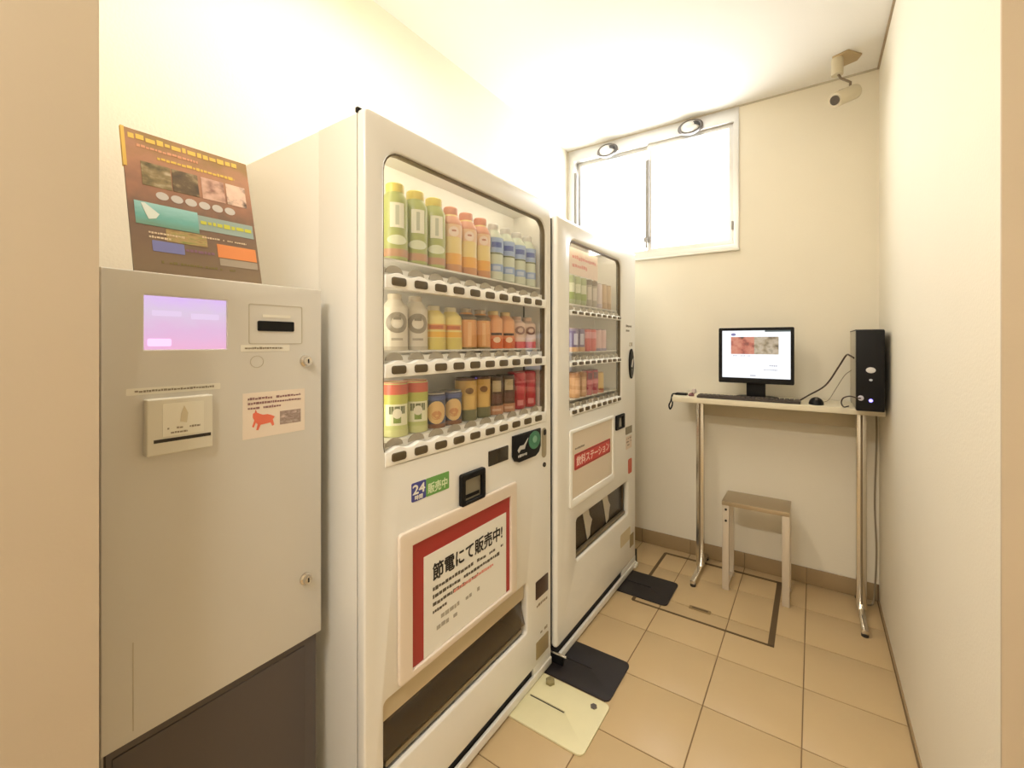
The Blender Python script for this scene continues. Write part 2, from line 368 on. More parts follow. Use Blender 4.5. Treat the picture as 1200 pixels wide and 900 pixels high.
# ------------------------------------------------------------------ vending machines
def vending(label, X, y0, y1, ztop, xback, win, wr, chute, rails, sbot, bev, nbtn, b0, bp, post=None):
    wy0, wy1, wz0, wz1 = win; cy0, cy1, cz0, cz1 = chute
    t = thing('vending_machine', label, 'vending machine', ((X+xback)/2, (y0+y1)/2, 0))
    F = FX(X)
    cab = MB().box(xback, X-0.19, y0+0.004, y1-0.002, 0.03, ztop-0.008, 0.004)
    cab.plate(F, rect(y0+0.004, y1-0.002, 0.03, ztop-0.008), [rect(wy0-0.036, wy1+0.003, wz0-0.003, wz1+0.036), rect(cy0-0.003, cy1+0.003, cz0-0.003, cz1+0.003)], -0.19, -0.034)
    part('cabinet', cab, MACH, t)
    part('door_gasket', MB().plate(F, rect(y0+0.008, y1-0.006, 0.035, ztop-0.012), [rect(wy0-0.036, wy1+0.003, wz0-0.003, wz1+0.036), rect(cy0-0.003, cy1+0.003, cz0-0.003, cz1+0.003)], -0.034, -0.029), DARK, t)
    ctop = min(0.02, (cz1-cz0)/3)
    d = MB().plate(F, rr(y0, y1, 0.063, ztop, 0.014), [rr(wy0, wy1, wz0, wz1, wr), rr(cy0, cy1, cz0, cz1, 0.012)], -0.029, 0.0, bev)
    part('door', d, MACH, t)
    part('window_gasket', MB().plate(F, rr(wy0+0.0008, wy1-0.0008, wz0+0.0008, wz1-0.0008, wr), [rr(wy0+0.004, wy1-0.004, wz0+0.004, wz1-0.004, wr-0.003)], -0.024, -0.006), mat('gasket_brown', (112, 98, 72), 0.5), t)
    lb = MB()
    xi = X-0.155
    ly0, lz1 = wy0-0.033, wz1+0.033
    lb.box(xi-0.004, xi, ly0, wy1, wz0, lz1)
    lb.box(xi, X-0.03, ly0-0.003, ly0, wz0, lz1); lb.box(xi, X-0.03, wy1, wy1+0.003, wz0, lz1)
    lb.box(xi, X-0.03, ly0, wy1, lz1, lz1+0.003); lb.box(xi, X-0.03, ly0, wy1, wz0-0.003, wz0)
    part('display_liner', lb, MACH_IN, t)
    if post: part('shelf_post', MB().cyl((X-0.103, post, wz0+0.03), (X-0.103, post, wz1-0.06), 0.0035, 8), BLACK, t)
    tops = []
    part('fill_tube', MB().cyl((X-0.050, wy0-0.018, wz0+0.02), (X-0.050, wy0-0.018, wz1+0.01), 0.010, 10), FILLG, t)  # added tube, hidden behind the door edge, to brighten the drinks
    part('fill_tube', MB().cyl((X-0.043, wy0+0.01, wz1+0.022), (X-0.043, wy1-0.02, wz1+0.022), 0.009, 10), FILLG, t)  # second added tube, out of sight above the opening
    for ri, (rz0, rz1, sz) in enumerate(rails):
        part('shelf', MB().box(xi+0.001, X-0.026, wy0+0.001, wy1-0.001, sz-0.006, sz-0.0005), MACH_IN, t)
        # scalloped rail carrying the push buttons
        ys = [wy0+0.003+(wy1-wy0-0.006)*k/120 for k in range(121)]
        top = []
        for y in ys:
            ph = (y-b0)/bp; dd = abs(ph-round(ph)); inside = -0.5 <= ph <= nbtn-0.5
            top.append((y, rz1-0.006+(0.004*math.cos(PI*min(1, dd/0.45)) if inside else -0.004)))
        part('price_rail', MB().plate(F, [(ys[0], rz0)]+[(ys[-1], rz0)]+list(reversed(top)), (), -0.016, 0.002, 0.0015), RAILW, t)
        rail = t.children[-1]
        part('ledge', MB().box(X-0.028, X-0.017, wy0+0.003, wy1-0.003, rz0, rz1+0.010), MACH_IN, t)
        for k in range(nbtn):
            y = b0+bp*k; zc = rz0+(rz1-rz0)*0.42
            hgt = min(0.0105, (rz1-rz0)*0.25)
            part('button', MB().plate(F, rr(y-bp*0.30, y+bp*0.30, zc-hgt, zc+hgt, hgt*0.6, 3), (), 0.001, 0.006, 0.001), BTN, rail)
            zt = rz1+0.002
            pts = [(y+bp*0.38*math.cos(PI*q/8), zt-0.004+0.020*math.sin(PI*q/8)) for q in range(9)]
            part('price_tag', MB().plate(F, pts, (), -0.0165, -0.0142), TAG, rail)
        tops.append((rz0, rz1))
    # glass panes between the rails
    zs = [wz1-0.004]+[z for r_ in tops for z in (r_[1]-0.012, r_[0])]
    for i in range(0, len(zs)-1, 2):
        if zs[i]-zs[i+1] > 0.03:
            a1, b1_ = zs[i], zs[i+1]+0.0
            out = rr(wy0+0.004, wy1-0.004, b1_, a1, wr-0.004 if i == 0 else 0.002)
            if i == 0: out = [p for p in out if p[1] > b1_+wr] + rect(wy0+0.004, wy1-0.004, b1_, b1_+0.01)[2:]
            part('glass_pane', MB().plate(F, out, (), -0.0135, -0.0115), GLASS, t)
    # delivery opening
    ch = MB(); xc = X-0.15
    ch.box(xc-0.003, xc, cy0, cy1, cz0, cz1); ch.box(xc, X-0.03, cy0-0.003, cy0, cz0, cz1); ch.box(xc, X-0.03, cy1, cy1+0.003, cz0, cz1)
    ch.box(xc, X-0.03, cy0, cy1, cz1, cz1+0.003); ch.box(xc, X-0.012, cy0, cy1, cz0-0.003, cz0)
    part('chute_liner', ch, mat('chute_dark', (126, 108, 84), 0.35), t)
    k = MB().box(X-0.008, X+0.004, y0+0.002, y1-0.001, 0.008, 0.036, 0.003); k.box(X-0.012, X-0.001, sbot, y1-0.001, 0.030, 0.066, 0.002)
    part('kick_plate', k, MACH, t)
    part('kick_recess', MB().box(X-0.030, X-0.010, y0+0.006, y1-0.006, 0.01, 0.064), BLACK, t)
    for (fx, fy) in ((X-0.10, y0+0.06), (X-0.10, y1-0.06), (xback+0.08, y0+0.06), (xback+0.08, y1-0.06)):
        part('foot', MB().cyl((fx, fy, 0.0), (fx, fy, 0.032), 0.022, 14), GREYD, t)
    return t
X1 = -0.862
v1 = vending('nearer and larger white vending machine with red-framed notice and full drink display', X1, 0.656, 1.541, 1.834, -1.44,
             (0.713, 1.502, 0.975, 1.758), 0.055, (0.713, 1.364, 0.220, 0.405),
             [(1.416, 1.458, 1.496), (1.195, 1.238, 1.261), (0.977, 1.022, 1.034)], 1.41, 0.006, 10, 0.757, 0.0757, 1.501)
F1 = FX(X1)
# poster frame with the power-saving notice
part('poster_frame', MB().plate(F1, rr(0.752, 1.28, 0.418, 0.800, 0.012), [rect(0.797, 1.245, 0.436, 0.758)], 0.0, 0.012, 0.004), mat('frame_cream', (232, 218, 200), 0.4), v1)
pf = part('poster_board', MB().plate(F1, rect(0.797, 1.245, 0.436, 0.758), (), 0.0, 0.003), REDP, v1, 'dark red board')
pp = part('notice', MB().plate(F1, rect(0.842, 1.224, 0.437, 0.708), (), 0.003, 0.004), WHITEP, v1, 'white printed notice')
nt_ = MB().text(F1, '節電にて販売中!', 0.875, 0.633, 0.05, 0.325, 0.0011, 0.0046)
part('headline', nt_, INK, pp)
m_ = MB(); rn = random.Random(3)
m_.scribble(F1, 0.875, 1.205, 0.553, 0.617, 3, 0.0044, 0.92, rn); m_.scribble(F1, 0.875, 0.93, 0.535, 0.553, 1, 0.0044, 0.9, rn)
part('small_print', m_, mat('ink_soft', (92, 84, 72), 0.6), pp)
m_ = MB(); m_.scribble(F1, 0.96, 1.15, 0.553, 0.572, 1, 0.0046, 0.95, rn); part('red_print', m_, mat('red_soft', (222, 150, 136), 0.5), pp)
m_ = MB(); m_.scribble(F1, 0.89, 1.08, 0.48, 0.53, 2, 0.0044, 0.7, rn); part('faint_print', m_, mat('ink_faint', (176, 170, 156), 0.6), pp)
# 24 hour sticker
part('sticker_blue', MB().plate(F1, rr(0.801, 0.853, 0.865, 0.914, 0.004), (), 0, 0.0008), mat('blue_vinyl', (72, 74, 150), 0.4), v1)
part('sticker_number', MB().text(F1, '24', 0.805, 0.884, 0.034, 0.043, 0.001, 0.0013).text(F1, '時間', 0.812, 0.869, 0.013, 0.028, 0.0003, 0.0013), WHITEP, v1)
part('sticker_green', MB().plate(F1, rr(0.853, 0.944, 0.865, 0.914, 0.003), (), 0, 0.0008), mat('green_vinyl', (112, 170, 88), 0.4), v1)
part('sticker_text', MB().text(F1, '販売中', 0.860, 0.874, 0.030, 0.076, 0.0006, 0.0013), mat('pale_green', (222, 236, 196), 0.5), v1)
# bill slot
bl = part('bill_slot', MB().plate(F1, rr(0.986, 1.10, 0.797, 0.892, 0.008), [rr(1.004, 1.084, 0.808, 0.872, 0.004)], 0, 0.014, 0.003), BLACK, v1)
part('bill_plate', MB().plate(F1, rr(1.004, 1.084, 0.808, 0.872, 0.004), (), 0.0, 0.004), mat('bill_grey', (150, 145, 128), 0.3, 0.4), bl)
part('bill_mouth', MB().plate(F1, rect(1.012, 1.076, 0.815, 0.825), (), 0.004, 0.006), BLACK, bl)
part('amount_display', MB().plate(F1, rr(1.129, 1.239, 0.883, 0.932, 0.003), (), 0, 0.003, 0.001), mat('display_dark', (52, 44, 30), 0.15), v1)
# touch payment reader
rd = part('card_reader', MB().plate(F1, [(1.262, 0.958), (1.262, 0.885), (1.275, 0.868), (1.30, 0.860), (1.41, 0.860), (1.432, 0.870), (1.446, 0.892), (1.446, 0.958)], (), 0, 0.010, 0.003), BLACK, v1)
part('reader_light', MB().plate(F1, oval(1.398, 0.922, 0.040, 0.033, 24), (), 0.010, 0.0115), mat('reader_green', (66, 130, 98), 0.3), rd)
part('reader_hole', MB().plate(F1, oval(1.398, 0.925, 0.014, 0.013, 16), (), 0.0115, 0.013), mat('reader_mint', (130, 180, 150), 0.3), rd)
part('reader_mark', MB().plate(F1, [(1.285, 0.905), (1.30, 0.918), (1.325, 0.917), (1.355, 0.938), (1.336, 0.914), (1.330, 0.902), (1.305, 0.904), (1.292, 0.895)], (), 0.010, 0.0112).scribble(F1, 1.288, 1.345, 0.873, 0.892, 1, 0.0104, 1, rn), mat('reader_white', (200, 198, 190), 0.4), rd)
cs = part('coin_slot', MB().plate(F1, rr(1.466, 1.497, 0.838, 0.952, 0.014), (), 0, 0.005, 0.002), mat('coin_grey', (168, 158, 134), 0.35, 0.3), v1)
part('coin_mouth', MB().plate(F1, rr(1.472, 1.491, 0.925, 0.946, 0.006), (), 0.005, 0.007), DARK, cs)
part('door_lock', MB().plate(F1, oval(1.483, 0.810, 0.009, 0.009, 14), (), 0, 0.006, 0.001), DARK, v1)
# delivery flap and coin return
part('chute_flap', MB().box(X1-0.05, X1-0.045, 0.716, 1.361, 0.248, 0.383, 0.001, Matrix.Translation((X1-0.045, 0, 0.383)) @ Matrix.Rotation(R(-16), 4, 'Y') @ Matrix.Translation((-X1+0.045, 0, -0.383))), glass_mat('smoky_flap', (196, 176, 140), 0.2, 2.6), v1)
part('flap_handle', MB().box(X1-0.03, X1-0.014, 0.73, 1.35, 0.224, 0.240, 0.004), mat('flap_grey', (150, 138, 112), 0.3, 0.3), v1)
part('chute_bar', MB().box(X1-0.12, X1-0.07, 0.72, 1.355, 0.275, 0.290, 0.004), mat('bar_grey', (140, 130, 110), 0.35, 0.4), v1)
part('ledge_reflection', MB().box(X1-0.028, X1-0.012, 0.716, 1.361, 0.345, 0.403, 0.006), mat('ledge_reflection_tan', (200, 184, 152), 0.35), v1)  # tan hinge ledge, deepened to stand in for the flap's pale top reflection
part('coin_return', MB().plate(F1, rr(1.422, 1.515, 0.312, 0.380, 0.005), (), 0, 0.002, 0.0005), mat('return_dark', (58, 34, 30), 0.3), v1)
part('drain_cover', MB().plate(F1, rr(1.425, 1.517, 0.085, 0.150, 0.004), (), 0, 0.002, 0.0005), mat('cover_tan', (160, 142, 104), 0.4), v1)
m_ = MB(); m_.scribble(F1, 1.43, 1.51, 0.272, 0.296, 1, 0.0004, 0.9, rn); m_.scribble(F1, 1.43, 1.51, 0.16, 0.185, 1, 0.0004, 0.6, rn)
part('instruction_mark', m_, INKG, v1)
part('corner_stop', MB().box(X1-0.034, X1-0.024, 0.655, 0.668, 1.826, 1.838, 0.002), BLACK, v1)

X2 = -0.84  # farther machine's coordinates: taken on the nearer front plane, scaled about the camera
v2 = vending('farther white vending machine with red-lettered sign, beside the window and back wall', X2, 1.549, 2.490, 1.794, -1.42,
             (1.665, 2.262, 0.972, 1.715), 0.045, (1.728, 2.360, 0.346, 0.520),
             [(1.400, 1.424, 1.452), (1.181, 1.208, 1.242), (0.974, 1.006, 1.036)], 2.28, 0.013, 9, 1.70, 0.0655)
F2 = FX(X2)
part('front_panel', MB().plate(F2, rr(1.652, 2.142, 0.588, 0.915, 0.012), [rr(1.672, 2.122, 0.622, 0.900, 0.008)], 0, 0.008, 0.003), RAILW, v2)
part('panel_face', MB().plate(F2, rr(1.672, 2.122, 0.622, 0.900, 0.008), (), 0, 0.002), mat('panel_pinkish', (226, 212, 190), 0.4), v2)
sg = part('sign_band', MB().plate(F2, rr(1.700, 2.098, 0.737, 0.806, 0.006), (), 0.002, 0.003), mat('sign_red', (206, 60, 56), 0.4), v2)
part('sign_outline', MB().plate(F2, rr(1.703, 2.095, 0.740, 0.803, 0.005), [rr(1.709, 2.089, 0.745, 0.798, 0.004)], 0.003, 0.0035), mat('sign_deep_red', (150, 44, 40), 0.4), sg)
part('sign_text', MB().text(F2, '飲料ステーション', 1.718, 0.755, 0.045, 0.365, 0.0009, 0.0036), mat('sign_pale', (250, 214, 200), 0.5), sg)
part('sign_small', MB().scribble(F2, 1.705, 1.80, 0.818, 0.838, 1, 0.0024, 1, rn), INKG, v2)
b2 = part('bill_slot', MB().plate(F2, rr(2.172, 2.292, 0.830, 0.906, 0.006), [rr(2.20, 2.265, 0.838, 0.893, 0.004)], 0, 0.010, 0.003), BLACK, v2)
part('bill_plate', MB().plate(F2, [(2.218, 0.842), (2.246, 0.842), (2.246, 0.86), (2.238, 0.888), (2.226, 0.888), (2.218, 0.86)], (), 0, 0.006), mat('bill_silver', (170, 165, 150), 0.3, 0.4), b2)
part('bill_back', MB().plate(F2, rr(2.20, 2.265, 0.838, 0.893, 0.004), (), 0, 0.002), DARK, b2)
part('amount_display', MB().plate(F2, rr(2.325, 2.42, 0.782, 0.822, 0.003), (), 0, 0.003), mat('amount_grey', (120, 110, 84), 0.3), v2)
part('price_note', MB().plate(F2, rr(2.33, 2.42, 0.700, 0.768, 0.003), (), 0, 0.0008), mat('note_pale', (226, 208, 190), 0.5), v2)
part('note_print', MB().scribble(F2, 2.337, 2.41, 0.712, 0.765, 3, 0.0012, 0.8, rn), INKG, v2)
part('red_tag', MB().plate(F2, rr(2.365, 2.42, 0.560, 0.640, 0.010), (), 0, 0.002), mat('tag_red', (196, 84, 56), 0.4), v2)
r2 = part('card_reader', MB().plate(F2, oval(2.405, 1.165, 0.034, 0.083, 24), (), 0, 0.009, 0.003), BLACK, v2)
part('reader_mark', MB().plate(F2, [(2.388, 1.15), (2.405, 1.185), (2.425, 1.195), (2.415, 1.165), (2.405, 1.145)], (), 0.009, 0.0105), MATS['reader_white'], r2)
part('reader_ring', MB().plate(F2, oval(2.402, 1.115, 0.016, 0.024, 16), [oval(2.402, 1.115, 0.010, 0.017, 16)], 0.009, 0.0102), mat('ring_dim', (96, 92, 84), 0.4), r2)
part('model_mark', MB().scribble(F2, 2.33, 2.42, 1.335, 1.385, 2, 0.0006, 1, rn), mat('mark_ink', (110, 100, 80), 0.5), v2)
part('coin_mark', MB().plate(F2, oval(2.395, 1.272, 0.012, 0.012, 14), [oval(2.395, 1.272, 0.008, 0.008, 14)], 0, 0.001).plate(F2, rr(2.412, 2.432, 1.262, 1.284, 0.004), (), 0, 0.001), TAG, v2)
part('delivery_door', MB().box(X2-0.04, X2-0.034, 1.73, 2.358, 0.348, 0.518), mat('delivery_dark', (62, 52, 38), 0.25), v2)
for dy, wsc in ((0.155, 1.0), (0.385, 0.95)):
    y = 1.728+dy
    part('chute_strip', MB().plate(FX(X2-0.034), [(y-0.035, 0.516), (y+0.03, 0.516), (y+0.045, 0.470), (y+0.075*wsc, 0.440), (y+0.055, 0.405), (y+0.05, 0.375), (y+0.022, 0.362), (y-0.005, 0.44)], (), 0, 0.003, 0.0008), mat('strip_white', (205, 198, 182), 0.4), v2, 'pale glossy strip')
part('chute_handle', MB().box(X2-0.030, X2-0.012, 1.735, 2.352, 0.349, 0.362, 0.003), mat('handle_brown', (120, 106, 82), 0.35), v2)
part('door_sticker', MB().plate(F2, rr(2.248, 2.40, 0.195, 0.265, 0.01), (), 0, 0.0006), mat('sticker_tan', (214, 200, 166), 0.5), v2)
part('drain_cover', MB().plate(F2, rr(2.39, 2.45, 0.145, 0.215, 0.003), (), 0, 0.002), MATS['cover_tan'], v2)
part('display_card', MB().plate(FX(X2-0.060), rr(1.672, 2.085, 1.592, 1.712, 0.004), (), 0, 0.002), mat('card_pink', (240, 218, 200), 0.6), v2)
part('card_print', MB().scribble(FX(X2-0.058), 1.80, 2.06, 1.615, 1.690, 2, 0.0006, 1, rn), mat('card_red', (226, 150, 136), 0.5), v2)
part('card_post', MB().box(X2-0.082, X2-0.076, 2.088, 2.100, 1.47, 1.70), mat('post_tan', (186, 160, 132), 0.5), v2)
part('hinge_strip', MB().box(X2-0.05, X2-0.012, 2.490, 2.505, 0.10, 1.575, 0.003), mat('strip_dark', (92, 80, 62), 0.5), v2)
part('levelling_foot', MB().box(X2-0.03, X2+0.012, 2.455, 2.495, 0.006, 0.028, 0.003).cyl((X2-0.005, 2.475, 0.0), (X2-0.005, 2.475, 0.035), 0.012, 12), WHITEP, v2)
part('side_cover', MB().box(X2-0.09, X2-0.012, 2.492, 2.552, 0.0, 0.075, 0.004), BLACK, v2)

# ------------------------------------------------------------------ drinks in the displays
def col(rgb, rough=0.3, coat=0.3):
    return mat('drink_%02x%02x%02x' % tuple(rgb), rgb, rough, coat=coat)
def bottle(name, label, group, H, r, body, cap, bands=(), patches=(), neck=0.72, capw=0.018, collar=None):
    """bands (z0,z1,rgb) run round the bottle; patches (z0,z1,half_angle,rgb) face the customer"""
    t = thing(name, label, name, (0, 0, 0), group)
    z1 = H*neck
    prof = [(r*0.86, 0.0), (r*0.98, 0.004), (r, 0.012), (r, z1), (r*0.94, z1+0.008), (r*0.62, H*(neck+0.14)), (capw*0.95, H*(neck+0.19)), (capw*0.9, H*0.95)]
    part('bottle_body', MB().lathe(prof, seg=18), col(body), t)
    part('cap', MB().lathe([(capw, H*0.875), (capw*1.04, H*0.885), (capw*1.04, H*0.985), (capw*0.92, H)], seg=16), col(cap), t)
    if collar: part('collar', MB().lathe([(r*0.97, z1-0.004), (r*1.01, z1), (r*0.98, z1+0.008), (r*0.70, H*(neck+0.13))], seg=18), col(collar), t)
    extras(t, r, bands, patches)
    return t
def can(name, label, group, H, r, body, lid, bands=(), patches=()):
    t = thing(name, label, name, (0, 0, 0), group)
    part('can_body', MB().lathe([(r*0.86, 0.0), (r*0.9, 0.002), (r, 0.010), (r, H-0.010), (r*0.92, H-0.002)], seg=18), col(body, 0.3), t)
    part('lid', MB().lathe([(r*0.93, H-0.004), (r*0.95, H), (r*0.88, H), (r*0.86, H-0.004), (0.0, H-0.004)], seg=18), col(lid, 0.3), t)
    extras(t, r, bands, patches)
    return t
def extras(t, r, bands, patches):
    for (a, b, c) in bands:
        part('label_band', MB().lathe([(r+0.0004, a), (r+0.0008, a), (r+0.0008, b), (r+0.0004, b)], seg=18), col(c), t)
    for p in patches:
        (a, b, h, c) = p[:4]; shape = p[4] if len(p) > 4 else 'rect'; off = R(-30)
        if shape == 'rect':
            part('label_patch', MB().lathe([(r+0.0010, a), (r+0.0014, a), (r+0.0014, b), (r+0.0010, b)], seg=8, a0=off-R(h), a1=off+R(h)), col(c), t)
        else:
            mb = MB(); tb = bmesh.new(); zc, hz = (a+b)/2, (b-a)/2; n = 18
            cv = tb.verts.new(((r+0.0016)*math.cos(off), (r+0.0016)*math.sin(off), zc)); ring = []
            inner = []
            for k in range(n):
                an = 2*PI*k/n
                ring.append(tb.verts.new(((r+0.0016)*math.cos(off+R(h)*math.cos(an)), (r+0.0016)*math.sin(off+R(h)*math.cos(an)), zc+hz*math.sin(an))))
                inner.append(tb.verts.new(((r+0.0016)*math.cos(off+R(h)*0.55*math.cos(an)), (r+0.0016)*math.sin(off+R(h)*0.55*math.cos(an)), zc+hz*0.55*math.sin(an))))
            for k in range(n):
                tb.faces.new((ring[k], ring[(k+1) % n], inner[(k+1) % n], inner[k]))
                if shape == 'oval': tb.faces.new((inner[k], inner[(k+1) % n], cv))
            mb.add(tb); part('label_patch', mb, col(c), t)
ORD = ['first', 'second', 'third', 'fourth', 'fifth', 'sixth', 'seventh', 'eighth', 'ninth', 'tenth']
def stock(proto, places, tmpl):
    for i, p in enumerate(places):
        o = proto if i == 0 else copy_tree(proto)
        o.location = p
        n = len(places)
        which = 'leftmost' if i == 0 and n > 1 else 'rightmost' if i == n-1 and n > 1 else 'middle' if n == 3 else ORD[i]+' from left'
        o['label'] = tmpl.replace('@', which)
xs = X1-0.063
Y = [0.800+0.0733*k for k in range(10)]
NV = 'nearer machine'
def place(ids, z): return [(xs, Y[i], z) for i in ids]
g1, g2, g3 = 'drinks on the top shelf of the nearer machine', 'drinks on the middle shelf of the nearer machine', 'drinks on the bottom shelf of the nearer machine'
stock(bottle('bottle', 'x', g1, 0.207, 0.0352, (174, 182, 104), (230, 212, 104), [(0.010, 0.030, (196, 150, 112))],
      [(0.085, 0.150, 30, (238, 236, 214)), (0.092, 0.143, 8, (196, 200, 176)), (0.040, 0.066, 42, (226, 230, 196), 'oval')], neck=0.76, capw=0.0235), place((0, 1, 2), 1.496),
      '@ of three green tea bottles with yellow caps on top shelf')
stock(bottle('bottle', 'x', g1, 0.200, 0.0352, (238, 216, 144), (230, 160, 132), [(0.0, 0.022, (206, 146, 96)), (0.022, 0.055, (240, 180, 84)), (0.105, 0.142, (240, 204, 164))],
      [(0.105, 0.136, 26, (244, 222, 204), 'oval'), (0.120, 0.126, 12, (196, 130, 104), 'oval')], collar=(230, 168, 138), capw=0.021), place((3, 4, 5), 1.496),
      '@ of three orange tea bottles with pinkish caps on top shelf')
stock(bottle('bottle', 'x', g1, 0.198, 0.0352, (212, 220, 202), (222, 220, 214), [(0.095, 0.146, (164, 188, 226)), (0.089, 0.094, (110, 124, 96)), (0.030, 0.055, (150, 178, 222))],
      [(0.112, 0.130, 30, (92, 112, 186)), (0.034, 0.048, 22, (196, 210, 232))]), place((6, 7, 8, 9), 1.496),
      '@ of four pale bottles with blue labels on top shelf')
stock(bottle('bottle', 'x', g2, 0.150, 0.0352, (222, 214, 196), (206, 194, 172), [(0.0, 0.010, (196, 186, 164))],
      [(0.045, 0.100, 48, (150, 140, 120), 'ring'), (0.080, 0.094, 16, (130, 122, 104)), (0.026, 0.032, 24, (170, 160, 140))]), place((0, 1), 1.261),
      '@ of two white bottles with grey swirl on middle shelf')
stock(bottle('bottle', 'x', g2, 0.128, 0.0352, (240, 222, 140), (230, 220, 190), [(0.058, 0.074, (232, 168, 92)), (0.036, 0.052, (238, 186, 66)), (0.0, 0.034, (222, 204, 104))],
      [(0.060, 0.070, 34, (200, 110, 60))]), place((2, 3), 1.261),
      '@ of two yellow juice bottles on middle shelf')
stock(bottle('bottle', 'x', g2, 0.130, 0.0352, (232, 170, 108), (184, 166, 142), [(0.0, 0.006, (130, 112, 70))], [(0.010, 0.085, 10, (242, 194, 140))], collar=(112, 98, 78)), place((4, 5), 1.261),
      '@ of two tan aluminium bottles with dark collars on middle shelf')
stock(bottle('bottle', 'x', g2, 0.130, 0.0352, (240, 176, 126), (232, 206, 146), [(0.0, 0.034, (228, 112, 56)), (0.034, 0.044, (238, 150, 100))],
      [(0.020, 0.040, 22, (246, 214, 180), 'oval'), (0.046, 0.054, 34, (70, 50, 46))]), place((6, 7), 1.261),
      '@ of two orange juice bottles on middle shelf')
stock(bottle('bottle', 'x', g2, 0.118, 0.0352, (234, 204, 186), (222, 190, 170), [(0.0, 0.024, (222, 84, 92)), (0.030, 0.040, (240, 214, 206))],
      [(0.050, 0.082, 34, (150, 108, 96), 'ring')]), place((8, 9), 1.261),
      '@ of two pink and red bottles with ring mark on middle shelf')
stock(can('can', 'x', g3, 0.142, 0.0352, (206, 214, 140), (216, 150, 120), [(0.110, 0.136, (218, 110, 88)), (0.085, 0.110, (196, 200, 96)), (0.0, 0.018, (212, 214, 150))],
      [(0.030, 0.085, 50, (236, 236, 204)), (0.060, 0.080, 34, (110, 116, 76)), (0.036, 0.064, 16, (128, 150, 66)), (0.048, 0.074, 20, (232, 228, 206), 'oval')]), place((0, 1), 1.035),
      '@ of two tall green cans with red tops on bottom shelf')
stock(can('can', 'x', g3, 0.100, 0.0352, (74, 82, 112), (190, 186, 178), [(0.0, 0.012, (140, 92, 62)), (0.080, 0.092, (92, 106, 158))],
      [(0.012, 0.078, 46, (232, 196, 132), 'oval'), (0.024, 0.050, 24, (212, 150, 96), 'oval')]), place((2, 3), 1.035),
      '@ of two short dark blue cans with cream oval on bottom shelf')
stock(can('can', 'x', g3, 0.134, 0.0352, (214, 176, 98), (92, 66, 48), [(0.0, 0.034, (116, 116, 80)), (0.126, 0.132, (110, 76, 50))],
      [(0.084, 0.104, 22, (130, 92, 52), 'oval'), (0.036, 0.078, 30, (226, 190, 112))]), place((4, 5), 1.035),
      '@ of two gold cans with dark green bases on bottom shelf')
stock(can('can', 'x', g3, 0.130, 0.0352, (88, 62, 46), (60, 46, 52), [(0.0, 0.030, (200, 146, 110))],
      [(0.078, 0.116, 26, (196, 178, 140)), (0.038, 0.070, 30, (110, 74, 64)), (0.012, 0.020, 28, (226, 190, 160))]), place((6, 7), 1.035),
      '@ of two dark brown coffee cans on bottom shelf')
stock(can('can', 'x', g3, 0.136, 0.0352, (194, 40, 58), (200, 60, 76), [(0.096, 0.104, (216, 92, 100))], [(0.014, 0.034, 20, (226, 140, 140)), (0.060, 0.090, 26, (206, 62, 76))]), place((8, 9), 1.035),
      '@ of two crimson cans on bottom shelf')
# farther machine
xs2 = X2-0.045
h1, h2, h3 = 'drinks on the top shelf of the farther machine', 'drinks on the middle shelf of the farther machine', 'drinks on the bottom shelf of the farther machine'
def far_can(g, H, body, lid, ys, z, tmpl, bands=(), patches=()):
    stock(can('can', 'x', g, H, 0.0265, body, lid, bands, patches), [(xs2, y, z) for y in ys], tmpl)
far_can(h1, 0.125, (172, 186, 140), (200, 200, 180), (1.742, 1.802, 1.862), 1.452, '@ of three green cans in the farther vending machine', [(0.02, 0.06, (150, 170, 96))], [(0.05, 0.09, 30, (226, 230, 206))])
far_can(h1, 0.125, (176, 168, 156), (150, 140, 130), (1.922, 1.982), 1.452, '@ of two grey cans in the farther vending machine', [(0.10, 0.122, (120, 110, 100))], [(0.03, 0.09, 24, (220, 212, 204))])
far_can(h1, 0.120, (222, 208, 208), (190, 180, 180), (2.042,), 1.452, 'single lilac-white can in the farther vending machine, right of grey cans', [(0.0, 0.02, (190, 176, 190))])
far_can(h1, 0.122, (206, 178, 144), (170, 140, 110), (2.102, 2.162), 1.452, '@ of two light brown cans in the farther vending machine', [(0.0, 0.03, (180, 146, 112))])
far_can(h2, 0.105, (128, 116, 156), (150, 130, 120), (1.778, 1.842), 1.242, '@ of two violet cans in the farther vending machine', [(0.0, 0.02, (220, 180, 140))], [(0.03, 0.08, 22, (206, 206, 226))])
far_can(h2, 0.105, (222, 110, 110), (150, 110, 120), (1.910, 1.972), 1.242, '@ of two red and pink cans in the farther vending machine', [(0.06, 0.09, (238, 170, 180))])
far_can(h2, 0.105, (234, 200, 200), (150, 120, 140), (2.036, 2.094), 1.242, '@ of two pale pink cans in the farther vending machine', [(0.0, 0.012, (150, 140, 176))])
far_can(h3, 0.112, (212, 166, 122), (160, 120, 90), (1.796, 1.862), 1.036, '@ of two tan cans in the farther vending machine', [(0.09, 0.108, (180, 130, 90))], [(0.02, 0.08, 24, (232, 190, 150))])
far_can(h3, 0.116, (192, 70, 90), (120, 70, 84), (1.928, 1.994), 1.036, '@ of two crimson cans in the farther vending machine', [(0.05, 0.07, (226, 130, 140))], [(0.075, 0.105, 24, (120, 60, 84))])
far_can(h3, 0.100, (226, 190, 110), (190, 150, 90), (2.062,), 1.036, 'single yellow can in the farther vending machine, right of crimson cans', [(0.0, 0.02, (190, 110, 80))])

